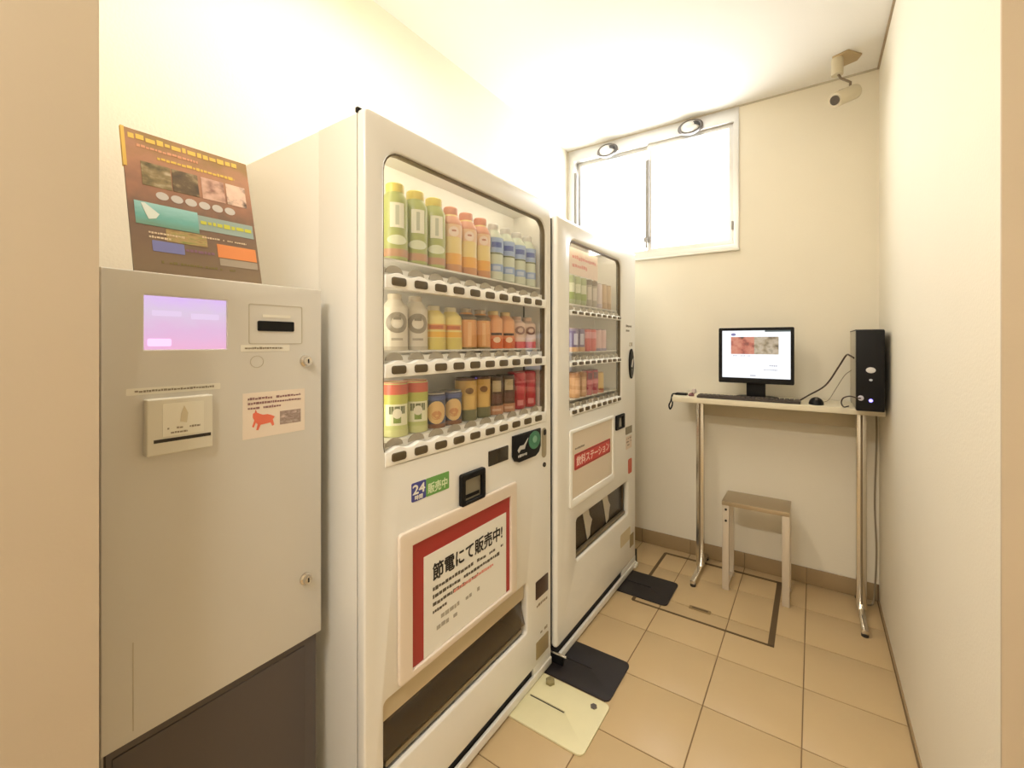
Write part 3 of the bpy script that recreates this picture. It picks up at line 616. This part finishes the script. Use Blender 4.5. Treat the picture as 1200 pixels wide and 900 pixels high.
# ------------------------------------------------------------------ payment machine
XP = -0.985
FP = FX(XP)
pm = thing('payment_machine', 'cream metal payment machine with purple touchscreen and dark grey plinth', 'payment machine', (-1.2, 0.425, 0))
part('cabinet', MB().box(-1.40, XP-0.022, 0.228, 0.622, 0.02, 1.402, 0.003), PAYC, pm)
part('plinth', MB().box(-1.38, XP-0.010, 0.232, 0.618, 0.0, 0.580, 0.003), GREYD, pm, 'dark grey plinth')
part('plinth_door', MB().box(XP-0.012, XP-0.007, 0.240, 0.588, 0.03, 0.565, 0.002), mat('plinth_face', (86, 78, 74), 0.45), pm)
part('door', MB().plate(FP, rect(0.2235, 0.6255, 0.583, 1.408), [rect(0.282, 0.417, 1.268, 1.366)], -0.022, 0, 0.003), PAYC, pm)
sc = part('screen', MB().plate(FX(XP-0.006), rect(0.280, 0.419, 1.266, 1.368), (), -0.008, 0), ramp_mat('screen_purple', [(0.0, (222, 168, 200)), (0.35, (212, 172, 206)), (0.72, (206, 186, 210)), (1.0, (208, 176, 228))], 'Z', emit=0.62, noise=0.35), pm, 'lit purple touchscreen')
part('screen_button', MB().plate(FX(XP-0.006), rr(0.288, 0.324, 1.274, 1.288, 0.003), (), 0, 0.0006), mat('screen_pink', (30, 20, 30), 0.4, emit=(246, 180, 238), estr=0.85), sc)
part('screen_tab', MB().plate(FX(XP-0.006), rr(0.295, 0.340, 1.330, 1.340, 0.002), (), 0, 0.0006).plate(FX(XP-0.006), rr(0.356, 0.404, 1.326, 1.337, 0.002), (), 0, 0.0006), mat('screen_pale', (30, 20, 30), 0.4, emit=(216, 194, 222), estr=0.62), sc)
part('receipt_panel', MB().plate(FP, rr(0.458, 0.576, 1.278, 1.364, 0.004), [rr(0.4595, 0.5745, 1.2795, 1.3625, 0.003)], 0, 0.0012), mat('panel_line', (196, 188, 168), 0.5), pm)
part('receipt_slot', MB().plate(FP, rr(0.476, 0.556, 1.306, 1.328, 0.003), (), -0.001, 0.0025), BLACK, pm)
part('slot_label', MB().plate(FP, rect(0.486, 0.548, 1.336, 1.342), (), 0, 0.0008), mat('label_cream', (236, 232, 218), 0.5), pm)
ls = part('note_strip', MB().plate(FP, rr(0.442, 0.546, 1.262, 1.276, 0.002), (), 0, 0.0008), MATS['label_cream'], pm)
part('strip_print', MB().scribble(FP, 0.450, 0.53, 1.2645, 1.2735, 1, 0.0012, 1, rn), INKG, ls)
part('round_plate', MB().plate(FP, oval(0.475, 1.240, 0.014, 0.013, 20), [oval(0.475, 1.240, 0.0128, 0.0118, 20)], 0, 0.0008), MATS['panel_line'], pm)
for z, nm in ((1.238, 'upper'), (0.728, 'lower')):
    lk = part('lock', MB().lathe([(0.014, 0), (0.014, 0.004), (0.010, 0.007), (0.009, 0.014), (0.0, 0.014)], M=FP @ Matrix.Translation((0.584, z, 0)), seg=18), CHROME, pm)
    part('keyhole', MB().plate(FP, rect(0.5825, 0.5855, z-0.005, z+0.005), (), 0.0142, 0.0146), BLACK, lk)
part('door_seam', MB().box(XP-0.001, XP+0.0006, 0.2655, 0.2670, 0.60, 0.755), MATS['panel_line'], pm)
# card slot box
cb = part('card_slot', MB().plate(FP, rr(0.280, 0.384, 1.078, 1.180, 0.003), (), 0, 0.018, 0.003), mat('slot_cream', (226, 222, 206), 0.4), pm)
part('card_mouth', MB().plate(FP, rect(0.290, 0.380, 1.101, 1.107), (), 0.0175, 0.0188), DARK, cb)
part('card_note', MB().plate(FP, rr(0.303, 0.368, 1.111, 1.170, 0.002), (), 0.018, 0.0188), mat('note_cream', (240, 237, 222), 0.5), cb)
part('card_figure', MB().plate(FP, [(0.330, 1.135), (0.340, 1.132), (0.342, 1.15), (0.336, 1.164), (0.331, 1.150)], (), 0.0188, 0.0194), mat('figure_grey', (214, 205, 178), 0.5), cb)
part('card_print', MB().scribble(FP, 0.310, 0.362, 1.113, 1.128, 2, 0.0192, 0.9, rn), INKG, cb)
ls = part('title_strip', MB().plate(FP, rr(0.256, 0.404, 1.188, 1.200, 0.002), (), 0, 0.0008), MATS['label_cream'], pm)
part('strip_print', MB().scribble(FP, 0.268, 0.392, 1.190, 1.198, 1, 0.0012, 0.95, rn), INKG, ls)
nt2 = part('notice', MB().plate(FP, rect(0.446, 0.582, 1.077, 1.174), (), 0, 0.0008), mat('notice_pink', (240, 226, 208), 0.55), pm, 'pale pink printed notice')
part('notice_print', MB().scribble(FP, 0.456, 0.572, 1.136, 1.166, 3, 0.0012, 0.95, rn), mat('print_mauve', (150, 112, 110), 0.5), nt2)
# small red running animal silhouette and a grey photo
sil = [(0.466, 1.122), (0.4665, 1.130), (0.470, 1.131), (0.472, 1.138), (0.4745, 1.131), (0.480, 1.128), (0.487, 1.125), (0.497, 1.125), (0.505, 1.122), (0.512, 1.118), (0.508, 1.112), (0.511, 1.100), (0.507, 1.098), (0.503, 1.106), (0.492, 1.105), (0.482, 1.104), (0.477, 1.093), (0.473, 1.094), (0.476, 1.106), (0.472, 1.110), (0.468, 1.100), (0.4645, 1.102), (0.469, 1.115)]
part('notice_figure', MB().plate(FP, sil, (), 0.0008, 0.0014), mat('figure_red', (236, 120, 92), 0.5), nt2)
part('notice_photo', MB().plate(FP, rect(0.524, 0.572, 1.098, 1.128), (), 0.0008, 0.0014), photo_mat('notice_picture', [(220, 200, 190), (150, 130, 120), (196, 180, 168)], 3), nt2)

# ------------------------------------------------------------------ poster stand on the payment machine
bz, th = 1.4105, math.atan2(0.075, 0.285)
MP = Matrix.Translation((-1.022, 0.391, bz)) @ Matrix.Rotation(-th, 4, 'Y') @ FX(0)
ps = thing('poster_stand', 'leaning brown advertising poster board standing on the payment machine', 'poster', (-1.03, 0.391, bz))
W2, HH = 0.113, 0.297
part('board', MB().plate(MP, rect(-W2, W2, 0, HH), (), -0.005, 0), ramp_mat('poster_brown', [(0.0, (138, 118, 94)), (0.42, (128, 104, 88)), (0.62, (164, 120, 96)), (0.8, (186, 136, 104)), (1.0, (160, 126, 76))], 'Z', noise=0.55), ps)
part('edge_strip', MB().plate(MP, rect(-W2-0.0015, -W2+0.004, HH*0.72, HH+0.001), (), -0.006, 0.0006), mat('edge_yellow', (230, 190, 86), 0.5), ps)
part('easel_leg', MB().box(-1.160, -1.155, 0.37, 0.412, bz, bz+0.15, 0.001).box(-1.158, -1.068, 0.388, 0.394, bz+0.12, bz+0.126), mat('easel_card', (170, 150, 120), 0.7), ps)
def pr(name, a0, a1, b0, b1, m, d=0.0, r=0.0): return part(name, MB().plate(MP, rr(a0, a1, b0, b1, r) if r else rect(a0, a1, b0, b1), (), d, d+0.0006), m, ps)
YEL = mat('print_yellow', (232, 196, 84), 0.5); PALE = mat('print_pale', (226, 206, 176), 0.5)
part('title_print', MB().scribble(MP, -0.104, 0.092, 0.270, 0.294, 1, 0.0004, 1, rn), YEL, ps)
part('subtitle_print', MB().scribble(MP, -0.092, 0.012, 0.258, 0.270, 1, 0.0004, 1, rn), mat('print_rose', (222, 160, 120), 0.5), ps)
part('yellow_line', MB().scribble(MP, -0.060, 0.082, 0.240, 0.254, 1, 0.0004, 1, rn), YEL, ps)
for i, (a0, a1, cols) in enumerate(((-0.088, -0.040, [(92, 84, 56), (150, 132, 92), (206, 190, 160)]), (-0.038, 0.008, [(82, 70, 54), (110, 92, 66), (190, 170, 130)]),
                                    (0.014, 0.058, [(230, 196, 180), (210, 170, 150), (150, 110, 96)]), (0.062, 0.102, [(236, 210, 190), (232, 200, 180), (96, 76, 66)]))):
    pr('photo', a0, a1, 0.182, 0.232, photo_mat('picture_%d' % i, cols, 2.0, seed=i*3.1))
BADGE = mat('badge_grey', (206, 200, 194), 0.5)
for i in range(6):
    part('badge', MB().plate(MP, oval(-0.058+0.0245*i, 0.165, 0.0105, 0.0085, 18), (), 0, 0.0006), BADGE, ps)
pr('banner', -0.104, 0.0, 0.098, 0.145, ramp_mat('banner_teal', [(0, (120, 160, 140)), (0.4, (118, 184, 178)), (1, (164, 214, 214))], 'Z', noise=0.4))
pr('banner_end', 0.0, 0.108, 0.108, 0.140, mat('banner_grey', (156, 176, 170), 0.5))
part('banner_print', MB().scribble(MP, 0.004, 0.104, 0.114, 0.136, 1, 0.0010, 1, rn), mat('print_lime', (206, 206, 70), 0.5), ps)
part('banner_figure', MB().plate(MP, [(-0.094, 0.142), (-0.088, 0.143), (-0.066, 0.124), (-0.072, 0.114), (-0.084, 0.110), (-0.090, 0.128)], (), 0.0006, 0.0012), mat('figure_white', (226, 236, 230), 0.5), ps)
pr('tan_box', -0.058, 0.012, 0.070, 0.096, photo_mat('tan_picture', [(150, 128, 84), (186, 160, 110), (140, 150, 84)], 4))
part('white_dots', MB().scribble(MP, -0.086, -0.028, 0.070, 0.088, 2, 0.0004, 1, rn), PALE, ps)
pr('blue_box', -0.082, -0.030, 0.046, 0.068, mat('box_blue', (128, 132, 190), 0.5), r=0.002)
pr('orange_box', 0.030, 0.108, 0.052, 0.082, mat('box_orange', (234, 148, 88), 0.5))
pr('grey_box', 0.032, 0.108, 0.034, 0.050, mat('box_grey', (170, 156, 138), 0.5))
part('line_print', MB().scribble(MP, -0.028, 0.024, 0.050, 0.064, 1, 0.0004, 0.9, rn), mat('print_violet', (140, 104, 124), 0.5), ps)
part('white_line', MB().scribble(MP, 0.004, 0.090, 0.088, 0.096, 1, 0.0004, 0.9, rn), PALE, ps)
part('foot_print', MB().scribble(MP, -0.070, 0.060, 0.020, 0.030, 1, 0.0004, 0.8, rn), mat('print_olive', (130, 118, 70), 0.5), ps)

# ------------------------------------------------------------------ table with computer
TZ = 0.985
tb = thing('counter_table', 'tall narrow cream counter table on chrome T-legs against the back wall', 'table', (-0.19, 2.67, 0))
part('table_top', MB().box(-0.645, 0.263, 2.515, 2.822, TZ-0.028, TZ, 0.004), mat('table_cream', (226, 216, 190), 0.35), tb)
part('shadow_panel', MB().box(-0.52, 0.17, 2.735, 2.752, 0.865, TZ-0.028, 0.002), mat('shadow_panel_grey', (196, 184, 156), 0.45), tb)  # grey panel standing in for the shadow band under the table top
for x in (-0.524, 0.187):
    lg = MB(); lg.box(x-0.020, x+0.020, 2.630, 2.665, 0.03, TZ-0.028, 0.007)
    leg = part('leg', lg, CHROME, tb)
    gm = MB().box(x-0.004, x+0.004, 2.6275, 2.631, 0.06, TZ-0.03)
    part('leg_groove', gm, mat('groove_brown', (120, 104, 78), 0.5), leg)
    ft = MB().box(x-0.013, x+0.013, 2.450, 2.815, 0.012, 0.034, 0.006)
    fo = part('foot_bar', ft, CHROME, tb)
    for yy in (2.455, 2.80): part('foot_pad', MB().cyl((x, yy+0.008, 0.0), (x, yy+0.008, 0.014), 0.014, 12), DARK, fo)

mo = thing('monitor', 'black flat monitor showing a white web page, standing on the counter table', 'monitor', (-0.249, 2.64, TZ))
FM = FY(2.600)
part('bezel', MB().plate(FM, rr(-0.421, -0.078, 1.070, 1.360, 0.006), [rect(-0.404, -0.093, 1.098, 1.345)], -0.03, 0.004, 0.002), BLACK, mo)
part('back_shell', MB().box(-0.41, -0.09, 2.63, 2.665, 1.085, 1.345, 0.012), BLACK, mo)
EM = 0.60
scn = part('screen', MB().plate(FM, rect(-0.406, -0.091, 1.096, 1.347), (), -0.02, -0.002), mat('page_white', (20, 20, 20), 0.3, emit=(246, 250, 255), estr=EM), mo, 'lit white web page')
FS = FY(2.602)
part('page_banner', MB().plate(FS, rect(-0.362, -0.253, 1.222, 1.312), (), 0, 0.0005), photo_mat('banner_red', [(70, 44, 40), (196, 110, 92), (222, 150, 124), (206, 120, 100)], 2.6, EM*0.8), scn)
part('page_picture', MB().plate(FS, rect(-0.253, -0.144, 1.222, 1.312), (), 0, 0.0005), photo_mat('banner_tan', [(64, 50, 42), (170, 152, 122), (206, 190, 166), (150, 140, 116)], 2.6, EM*0.8, 5.0), scn)
part('page_logo', MB().plate(FS, oval(-0.350, 1.325, 0.012, 0.007, 16), (), 0, 0.0005), mat('logo_blue', (20, 20, 20), 0.4, emit=(120, 116, 160), estr=EM), scn)
part('page_top_bar', MB().plate(FS, rect(-0.205, -0.091, 1.337, 1.347), (), 0, 0.0005), mat('bar_green', (20, 20, 20), 0.4, emit=(84, 96, 96), estr=EM), scn)
part('page_marks', MB().scribble(FS, -0.36, -0.27, 1.208, 1.218, 1, 0.0003, 0.6, rn).scribble(FS, -0.185, -0.150, 1.155, 1.172, 1, 0.0003, 1, rn).scribble(FS, -0.21, -0.148, 1.136, 1.148, 1, 0.0003, 1, rn).plate(FS, rect(-0.272, -0.246, 1.108, 1.114), (), 0, 0.0005), mat('page_grey', (20, 20, 20), 0.4, emit=(176, 176, 186), estr=EM), scn)
part('neck', MB().box(-0.292, -0.205, 2.625, 2.655, TZ+0.008, 1.10, 0.006), BLACK, mo)
part('stand_base', MB().plate(FZ(TZ), oval(-0.249, 2.690, 0.10, 0.075, 28), (), 0, 0.010, 0.003), BLACK, mo)

kb = thing('keyboard', 'long dark keyboard lying along the counter table edge', 'keyboard', (-0.28, 2.58, TZ))
part('keyboard_body', MB().box(-0.520, -0.050, 2.530, 2.606, TZ, TZ+0.013, 0.004), mat('keyboard_dark', (62, 52, 46), 0.5), kb)
keymat = mat('key_brown', (78, 68, 60), 0.5)
key_me = None
for r_ in range(4):
    n = 22
    for k in range(n):
        if r_ == 3 and 5 <= k <= 9 and k != 5: continue
        x = -0.514+k*0.0209; y = 2.590-r_*0.0165; wd = 0.0175
        if r_ == 3 and k == 5: wd = 0.0175+4*0.0209
        if key_me is None or wd > 0.02:
            kme = MB().box(0, wd, 0, 0.0140, 0, 0.006, 0.0012).mesh('key'); kme.materials.append(keymat)
            if wd < 0.02: key_me = kme
        o = bpy.data.objects.new('key', kme if wd > 0.02 else key_me); C.objects.link(o); o.parent = kb
        o.location = (x+0.28, y-2.58-0.006, 0.0125)

def ellipsoid(cx, cy, cz, rx, ry, rz):
    prof = [(math.cos(R(a)), math.sin(R(a))) for a in range(0, 91, 15)]
    prof[-1] = (0.0, 1.0)
    return MB().lathe(prof, seg=18, M=Matrix.Translation((cx, cy, cz)) @ Matrix.Diagonal((rx, ry, rz, 1)))
ms = thing('mouse', 'small black computer mouse beside the keyboard', 'mouse', (0.012, 2.59, TZ))
part('mouse_body', ellipsoid(0.012, 2.59, TZ, 0.031, 0.052, 0.034), BLACK, ms)
part('scroll_wheel', MB().cyl((0.008, 2.556, TZ+0.026), (0.016, 2.556, TZ+0.026), 0.006, 10), GREYD, ms)

tw = thing('computer_tower', 'black desktop computer tower with silver oval badge and blue light by the right wall', 'computer', (0.2, 2.62, TZ))
part('case', MB().box(0.154, 0.249, 2.45, 2.80, TZ+0.004, TZ+0.350, 0.003), mat('case_silver', (176, 168, 150), 0.4, 0.3), tw, 'silver grey side')
part('front_panel', MB().box(0.153, 0.250, 2.420, 2.452, TZ+0.002, TZ+0.352, 0.006), BLACK, tw)
part('top_cover', MB().box(0.153, 0.250, 2.452, 2.80, TZ+0.350, TZ+0.354, 0.001), BLACK, tw)
part('side_cover', MB().box(0.2492, 0.2515, 2.452, 2.80, TZ+0.004, TZ+0.350), BLACK, tw)
FT = FY(2.420)
part('badge', MB().plate(FT, oval(0.203, 1.164, 0.0165, 0.0125, 24), (), 0, 0.003, 0.001), mat('badge_silver', (214, 212, 208), 0.4, 0.2), tw)
part('power_button', MB().plate(FT, oval(0.203, 1.122, 0.006, 0.005, 16), (), 0, 0.003, 0.001), mat('button_silver', (196, 200, 206), 0.4), tw)
part('round_socket', MB().plate(FT, oval(0.169, 1.043, 0.0105, 0.0115, 20), (), 0, 0.004, 0.001), mat('socket_pale', (206, 202, 210), 0.4), tw)
part('blue_light', MB().lathe([(0.007, 0), (0.006, 0.003), (0, 0.005)], M=FT @ Matrix.Translation((0.203, 1.034, 0)), seg=14), mat('led_blue', (20, 20, 80), 0.3, emit=(120, 110, 255), estr=3.0), tw)
for xx in (0.165, 0.238):
    for yy in (2.47, 2.77): part('foot', MB().cyl((xx, yy, TZ), (xx, yy, TZ+0.006), 0.01, 10), BLACK, tw)

def spline(pts, n=8):
    P = [Vector(p) for p in pts]; P = [2*P[0]-P[1]]+P+[2*P[-1]-P[-2]]; out = []
    for i in range(1, len(P)-2):
        for k in range(n):
            t = k/n; a, b, c, d = P[i-1:i+3]
            out.append(0.5*((2*b)+(c-a)*t+(2*a-5*b+4*c-d)*t*t+(3*b-a-3*c+d)*t**3))
    out.append(P[-2]); return out
CB = mat('cable_brown', (62, 46, 34), 0.5); CG = mat('cable_grey', (150, 136, 112), 0.5)
single('cable', MB().tube(spline([(-0.06, 2.62, TZ+0.006), (-0.02, 2.64, TZ+0.035), (0.05, 2.64, 1.075), (0.10, 2.63, 1.165), (0.128, 2.60, 1.222), (0.140, 2.56, 1.222), (0.1525, 2.52, 1.212)]), 0.0038, 8), CB,
       'thick dark cable rising from keyboard to computer tower', 'cable', (-0.06, 2.62, TZ), None)
single('cable', MB().tube(spline([(0.025, 2.64, TZ+0.004), (0.06, 2.68, TZ+0.012), (0.09, 2.70, 1.05), (0.125, 2.69, 1.12), (0.15, 2.66, 1.15)]), 0.0018, 6), CG,
       'thin grey mouse cable hanging against the back wall', 'cable', (0.025, 2.64, TZ))
single('cable', MB().tube(spline([(0.168, 2.413, 1.043), (0.155, 2.402, 1.044), (0.132, 2.425, 1.048), (0.110, 2.445, 1.036), (0.104, 2.47, 1.012), (0.115, 2.52, TZ+0.004), (0.135, 2.56, TZ+0.004)]), 0.0028, 6), CB,
       'short dark cable plugged into front of computer tower', 'cable', (0.168, 2.413, 1.043))
single('cable', MB().tube(spline([(0.255, 2.79, TZ-0.035), (0.256, 2.79, 0.8), (0.250, 2.80, 0.5), (0.256, 2.795, 0.25), (0.245, 2.79, 0.02), (0.22, 2.75, 0.006)]), 0.004, 8), CG,
       'grey brown power cable hanging behind the right table leg into the corner', 'cable', (0.255, 2.79, 0))
# corded remote at the table's left corner and a small trinket beside it
rs = thing('corded_handset', 'small black handset with wrist strap hanging off left end of table', 'handset', (-0.63, 2.60, TZ))
part('handset_body', MB().box(-0.650, -0.588, 2.600, 2.640, TZ, TZ+0.012, 0.004), BLACK, rs)
part('strap', MB().tube(spline([(-0.645, 2.60, TZ+0.008), (-0.660, 2.585, TZ+0.004), (-0.664, 2.57, TZ-0.03), (-0.672, 2.56, TZ-0.055), (-0.664, 2.55, TZ-0.075), (-0.654, 2.555, TZ-0.055), (-0.656, 2.57, TZ-0.03), (-0.660, 2.580, TZ)]), 0.0042, 7), BLACK, rs)
tk = thing('trinket', 'tiny pale and maroon ornament between handset and keyboard', 'ornament', (-0.56, 2.60, TZ))
part('trinket_body', MB().lathe([(0.014, 0), (0.016, 0.006), (0.010, 0.016), (0.0, 0.019)], c=(-0.562, 2.60, TZ), seg=12), mat('trinket_maroon', (128, 84, 84), 0.5), tk)
part('trinket_head', MB().lathe([(0.004, 0.012), (0.012, 0.020), (0.013, 0.030), (0.008, 0.040), (0.0, 0.042)], c=(-0.548, 2.605, TZ), seg=12), mat('trinket_pale', (200, 184, 176), 0.5), tk)

# ------------------------------------------------------------------ stool
st = thing('stool', 'low brushed steel stool with flat seat standing under the counter table', 'stool', (-0.245, 2.61, 0))
part('seat', MB().box(-0.394, -0.094, 2.515, 2.715, 0.438, 0.460, 0.003), mat('stool_seat', (188, 174, 150), 0.35, 0.85), st)
SM = mat('stool_steel', (214, 205, 190), 0.35, 0.5)
for x, sgn in ((-0.376, 1), (-0.110, -1)):
    for y in (2.522, 2.690):
        part('leg', MB().box(x-0.016, x+0.016, y-0.005, y+0.012, 0.0, 0.4385, 0.002), SM, st)
    part('runner', MB().box(x-0.012, x+0.012, 2.530, 2.690, 0.012, 0.024, 0.002), SM, st)
for x, z, y in ((-0.374, 0.418, 2.5165), (-0.374, 0.36, 2.5165)):
    part('bolt', MB().lathe([(0.006, 0), (0.006, 0.002), (0, 0.003)], M=FY(y) @ Matrix.Translation((x, z, 0)), seg=10), DARK, st)

# ------------------------------------------------------------------ floor things
FG = mat('hatch_brown', (104, 84, 58), 0.5, 0.3)
hx0, hx1, hy0, hy1 = -0.745, -0.136, 2.158, 2.752
hf = MB(); hf.box(hx0, hx1, hy0-0.005, hy0+0.006, 0, 0.002); hf.box(hx0, hx1, hy1-0.009, hy1+0.009, 0, 0.002)
hf.box(hx0-0.006, hx0+0.010, hy0, hy1, 0, 0.002); hf.box(hx1-0.024, hx1, hy0, hy1, 0, 0.002)
ht = thing('floor_hatch', 'square tiled inspection hatch in the floor with a brown metal frame', 'hatch', (-0.44, 2.45, 0))
part('hatch_frame', hf, FG, ht)
part('hatch_handle', MB().plate(FZ(0), rr(-0.498, -0.400, 2.244, 2.272, 0.006), (), 0, 0.003, 0.001), mat('handle_tan', (156, 132, 92), 0.5, 0.3), ht)
part('handle_slot', MB().plate(FZ(0.003), rr(-0.485, -0.413, 2.252, 2.264, 0.003), (), 0, 0.0006), FG, ht)
def foot_plate(x0, x1, y0, y1, m, label, r=0.022):
    t = thing('foot_plate', label, 'foot plate', ((x0+x1)/2, (y0+y1)/2, 0), 'anti-tip plates in front of the machines')
    part('plate', MB().plate(FZ(0), rr(x0, x1, y0, y1, r), [rr((x0+x1)/2-0.015-0.09, (x0+x1)/2-0.015+0.05, (y0+y1)/2-0.004, (y0+y1)/2+0.004, 0.003)], 0, 0.006, 0.001), m, t)
    part('slot_bed', MB().box((x0+x1)/2-0.12, (x0+x1)/2+0.05, (y0+y1)/2-0.01, (y0+y1)/2+0.01, 0, 0.002), DARK, t)
    return t
foot_plate(-0.90, -0.600, 1.488, 1.718, MATBLK, 'black rubber foot plate on the floor between the two vending machines')
foot_plate(-0.88, -0.588, 2.192, 2.432, MATBLK, 'black rubber foot plate on the floor at far end of second machine')
cp = foot_plate(-0.90, -0.588, 1.245, 1.480, CREAMPL, 'cream steel foot plate on the floor under the nearer machine')
part('bolt', MB().lathe([(0.012, 0.006), (0.012, 0.010), (0.006, 0.014), (0, 0.014)], c=(-0.635, 1.44, 0), seg=6), GREYD, cp)
part('bolt', MB().lathe([(0.018, 0.006), (0.018, 0.016), (0.010, 0.024), (0, 0.024)], c=(-0.815, 1.45, 0), seg=6), mat('bolt_olive', (150, 140, 100), 0.5, 0.4), cp)
bk = thing('anchor_bracket', 'black steel bracket with shiny bolt between the machines at floor level', 'bracket', (-0.87, 1.56, 0))
part('bracket_arm', MB().box(-0.90, -0.815, 1.548, 1.562, 0.008, 0.040, 0.002), BLACK, bk)
part('bracket_bolt', MB().cyl((-0.90, 1.553, 0.045), (-0.800, 1.553, 0.045), 0.005, 10), CHROME, bk)

# ------------------------------------------------------------------ ceiling camera
sc_ = thing('security_camera', 'small beige security camera hanging from the ceiling in the back right corner', 'security camera', (0.115, 2.65, ZC))
CAMB = mat('camera_beige', (206, 194, 166), 0.45)
part('base_plate', MB().plate(FZ(ZC), [(0.075, 2.60), (0.135, 2.575), (0.19, 2.645), (0.175, 2.69), (0.105, 2.715), (0.075, 2.66)], (), -0.008, -0.0003, 0.001), mat('camera_tan', (182, 160, 122), 0.5), sc_)
part('mount', MB().cyl((0.095, 2.62, ZC-0.008), (0.095, 2.62, ZC-0.085), 0.024, 16), CAMB, sc_)
part('arm', MB().tube([(0.098, 2.62, ZC-0.08), (0.108, 2.62, ZC-0.105), (0.145, 2.62, ZC-0.135), (0.142, 2.61, ZC-0.185)], 0.0055, 8), mat('arm_brown', (110, 92, 66), 0.5), sc_)
p0, p1 = Vector((0.083, 2.52, 2.398)), Vector((0.165, 2.62, 2.462)); dd = (p1-p0).normalized()
part('camera_body', MB().tube([p0, p0+dd*0.006, p1-dd*0.01, p1], [0.030, 0.033, 0.033, 0.026], 18), CAMB, sc_)
part('lens', MB().tube([p0-dd*0.004, p0+dd*0.012], 0.021, 18), mat('lens_dark', (58, 44, 26), 0.2), sc_)
part('sun_band', MB().tube([p0+dd*0.035+Vector((0, 0, 0.018)), p0+dd*0.06+Vector((0, 0, 0.018))], 0.018, 14), mat('band_dark', (96, 78, 50), 0.4), sc_)

# strip the helper property
for o in bpy.data.objects:
    if 'org' in o: del o['org']
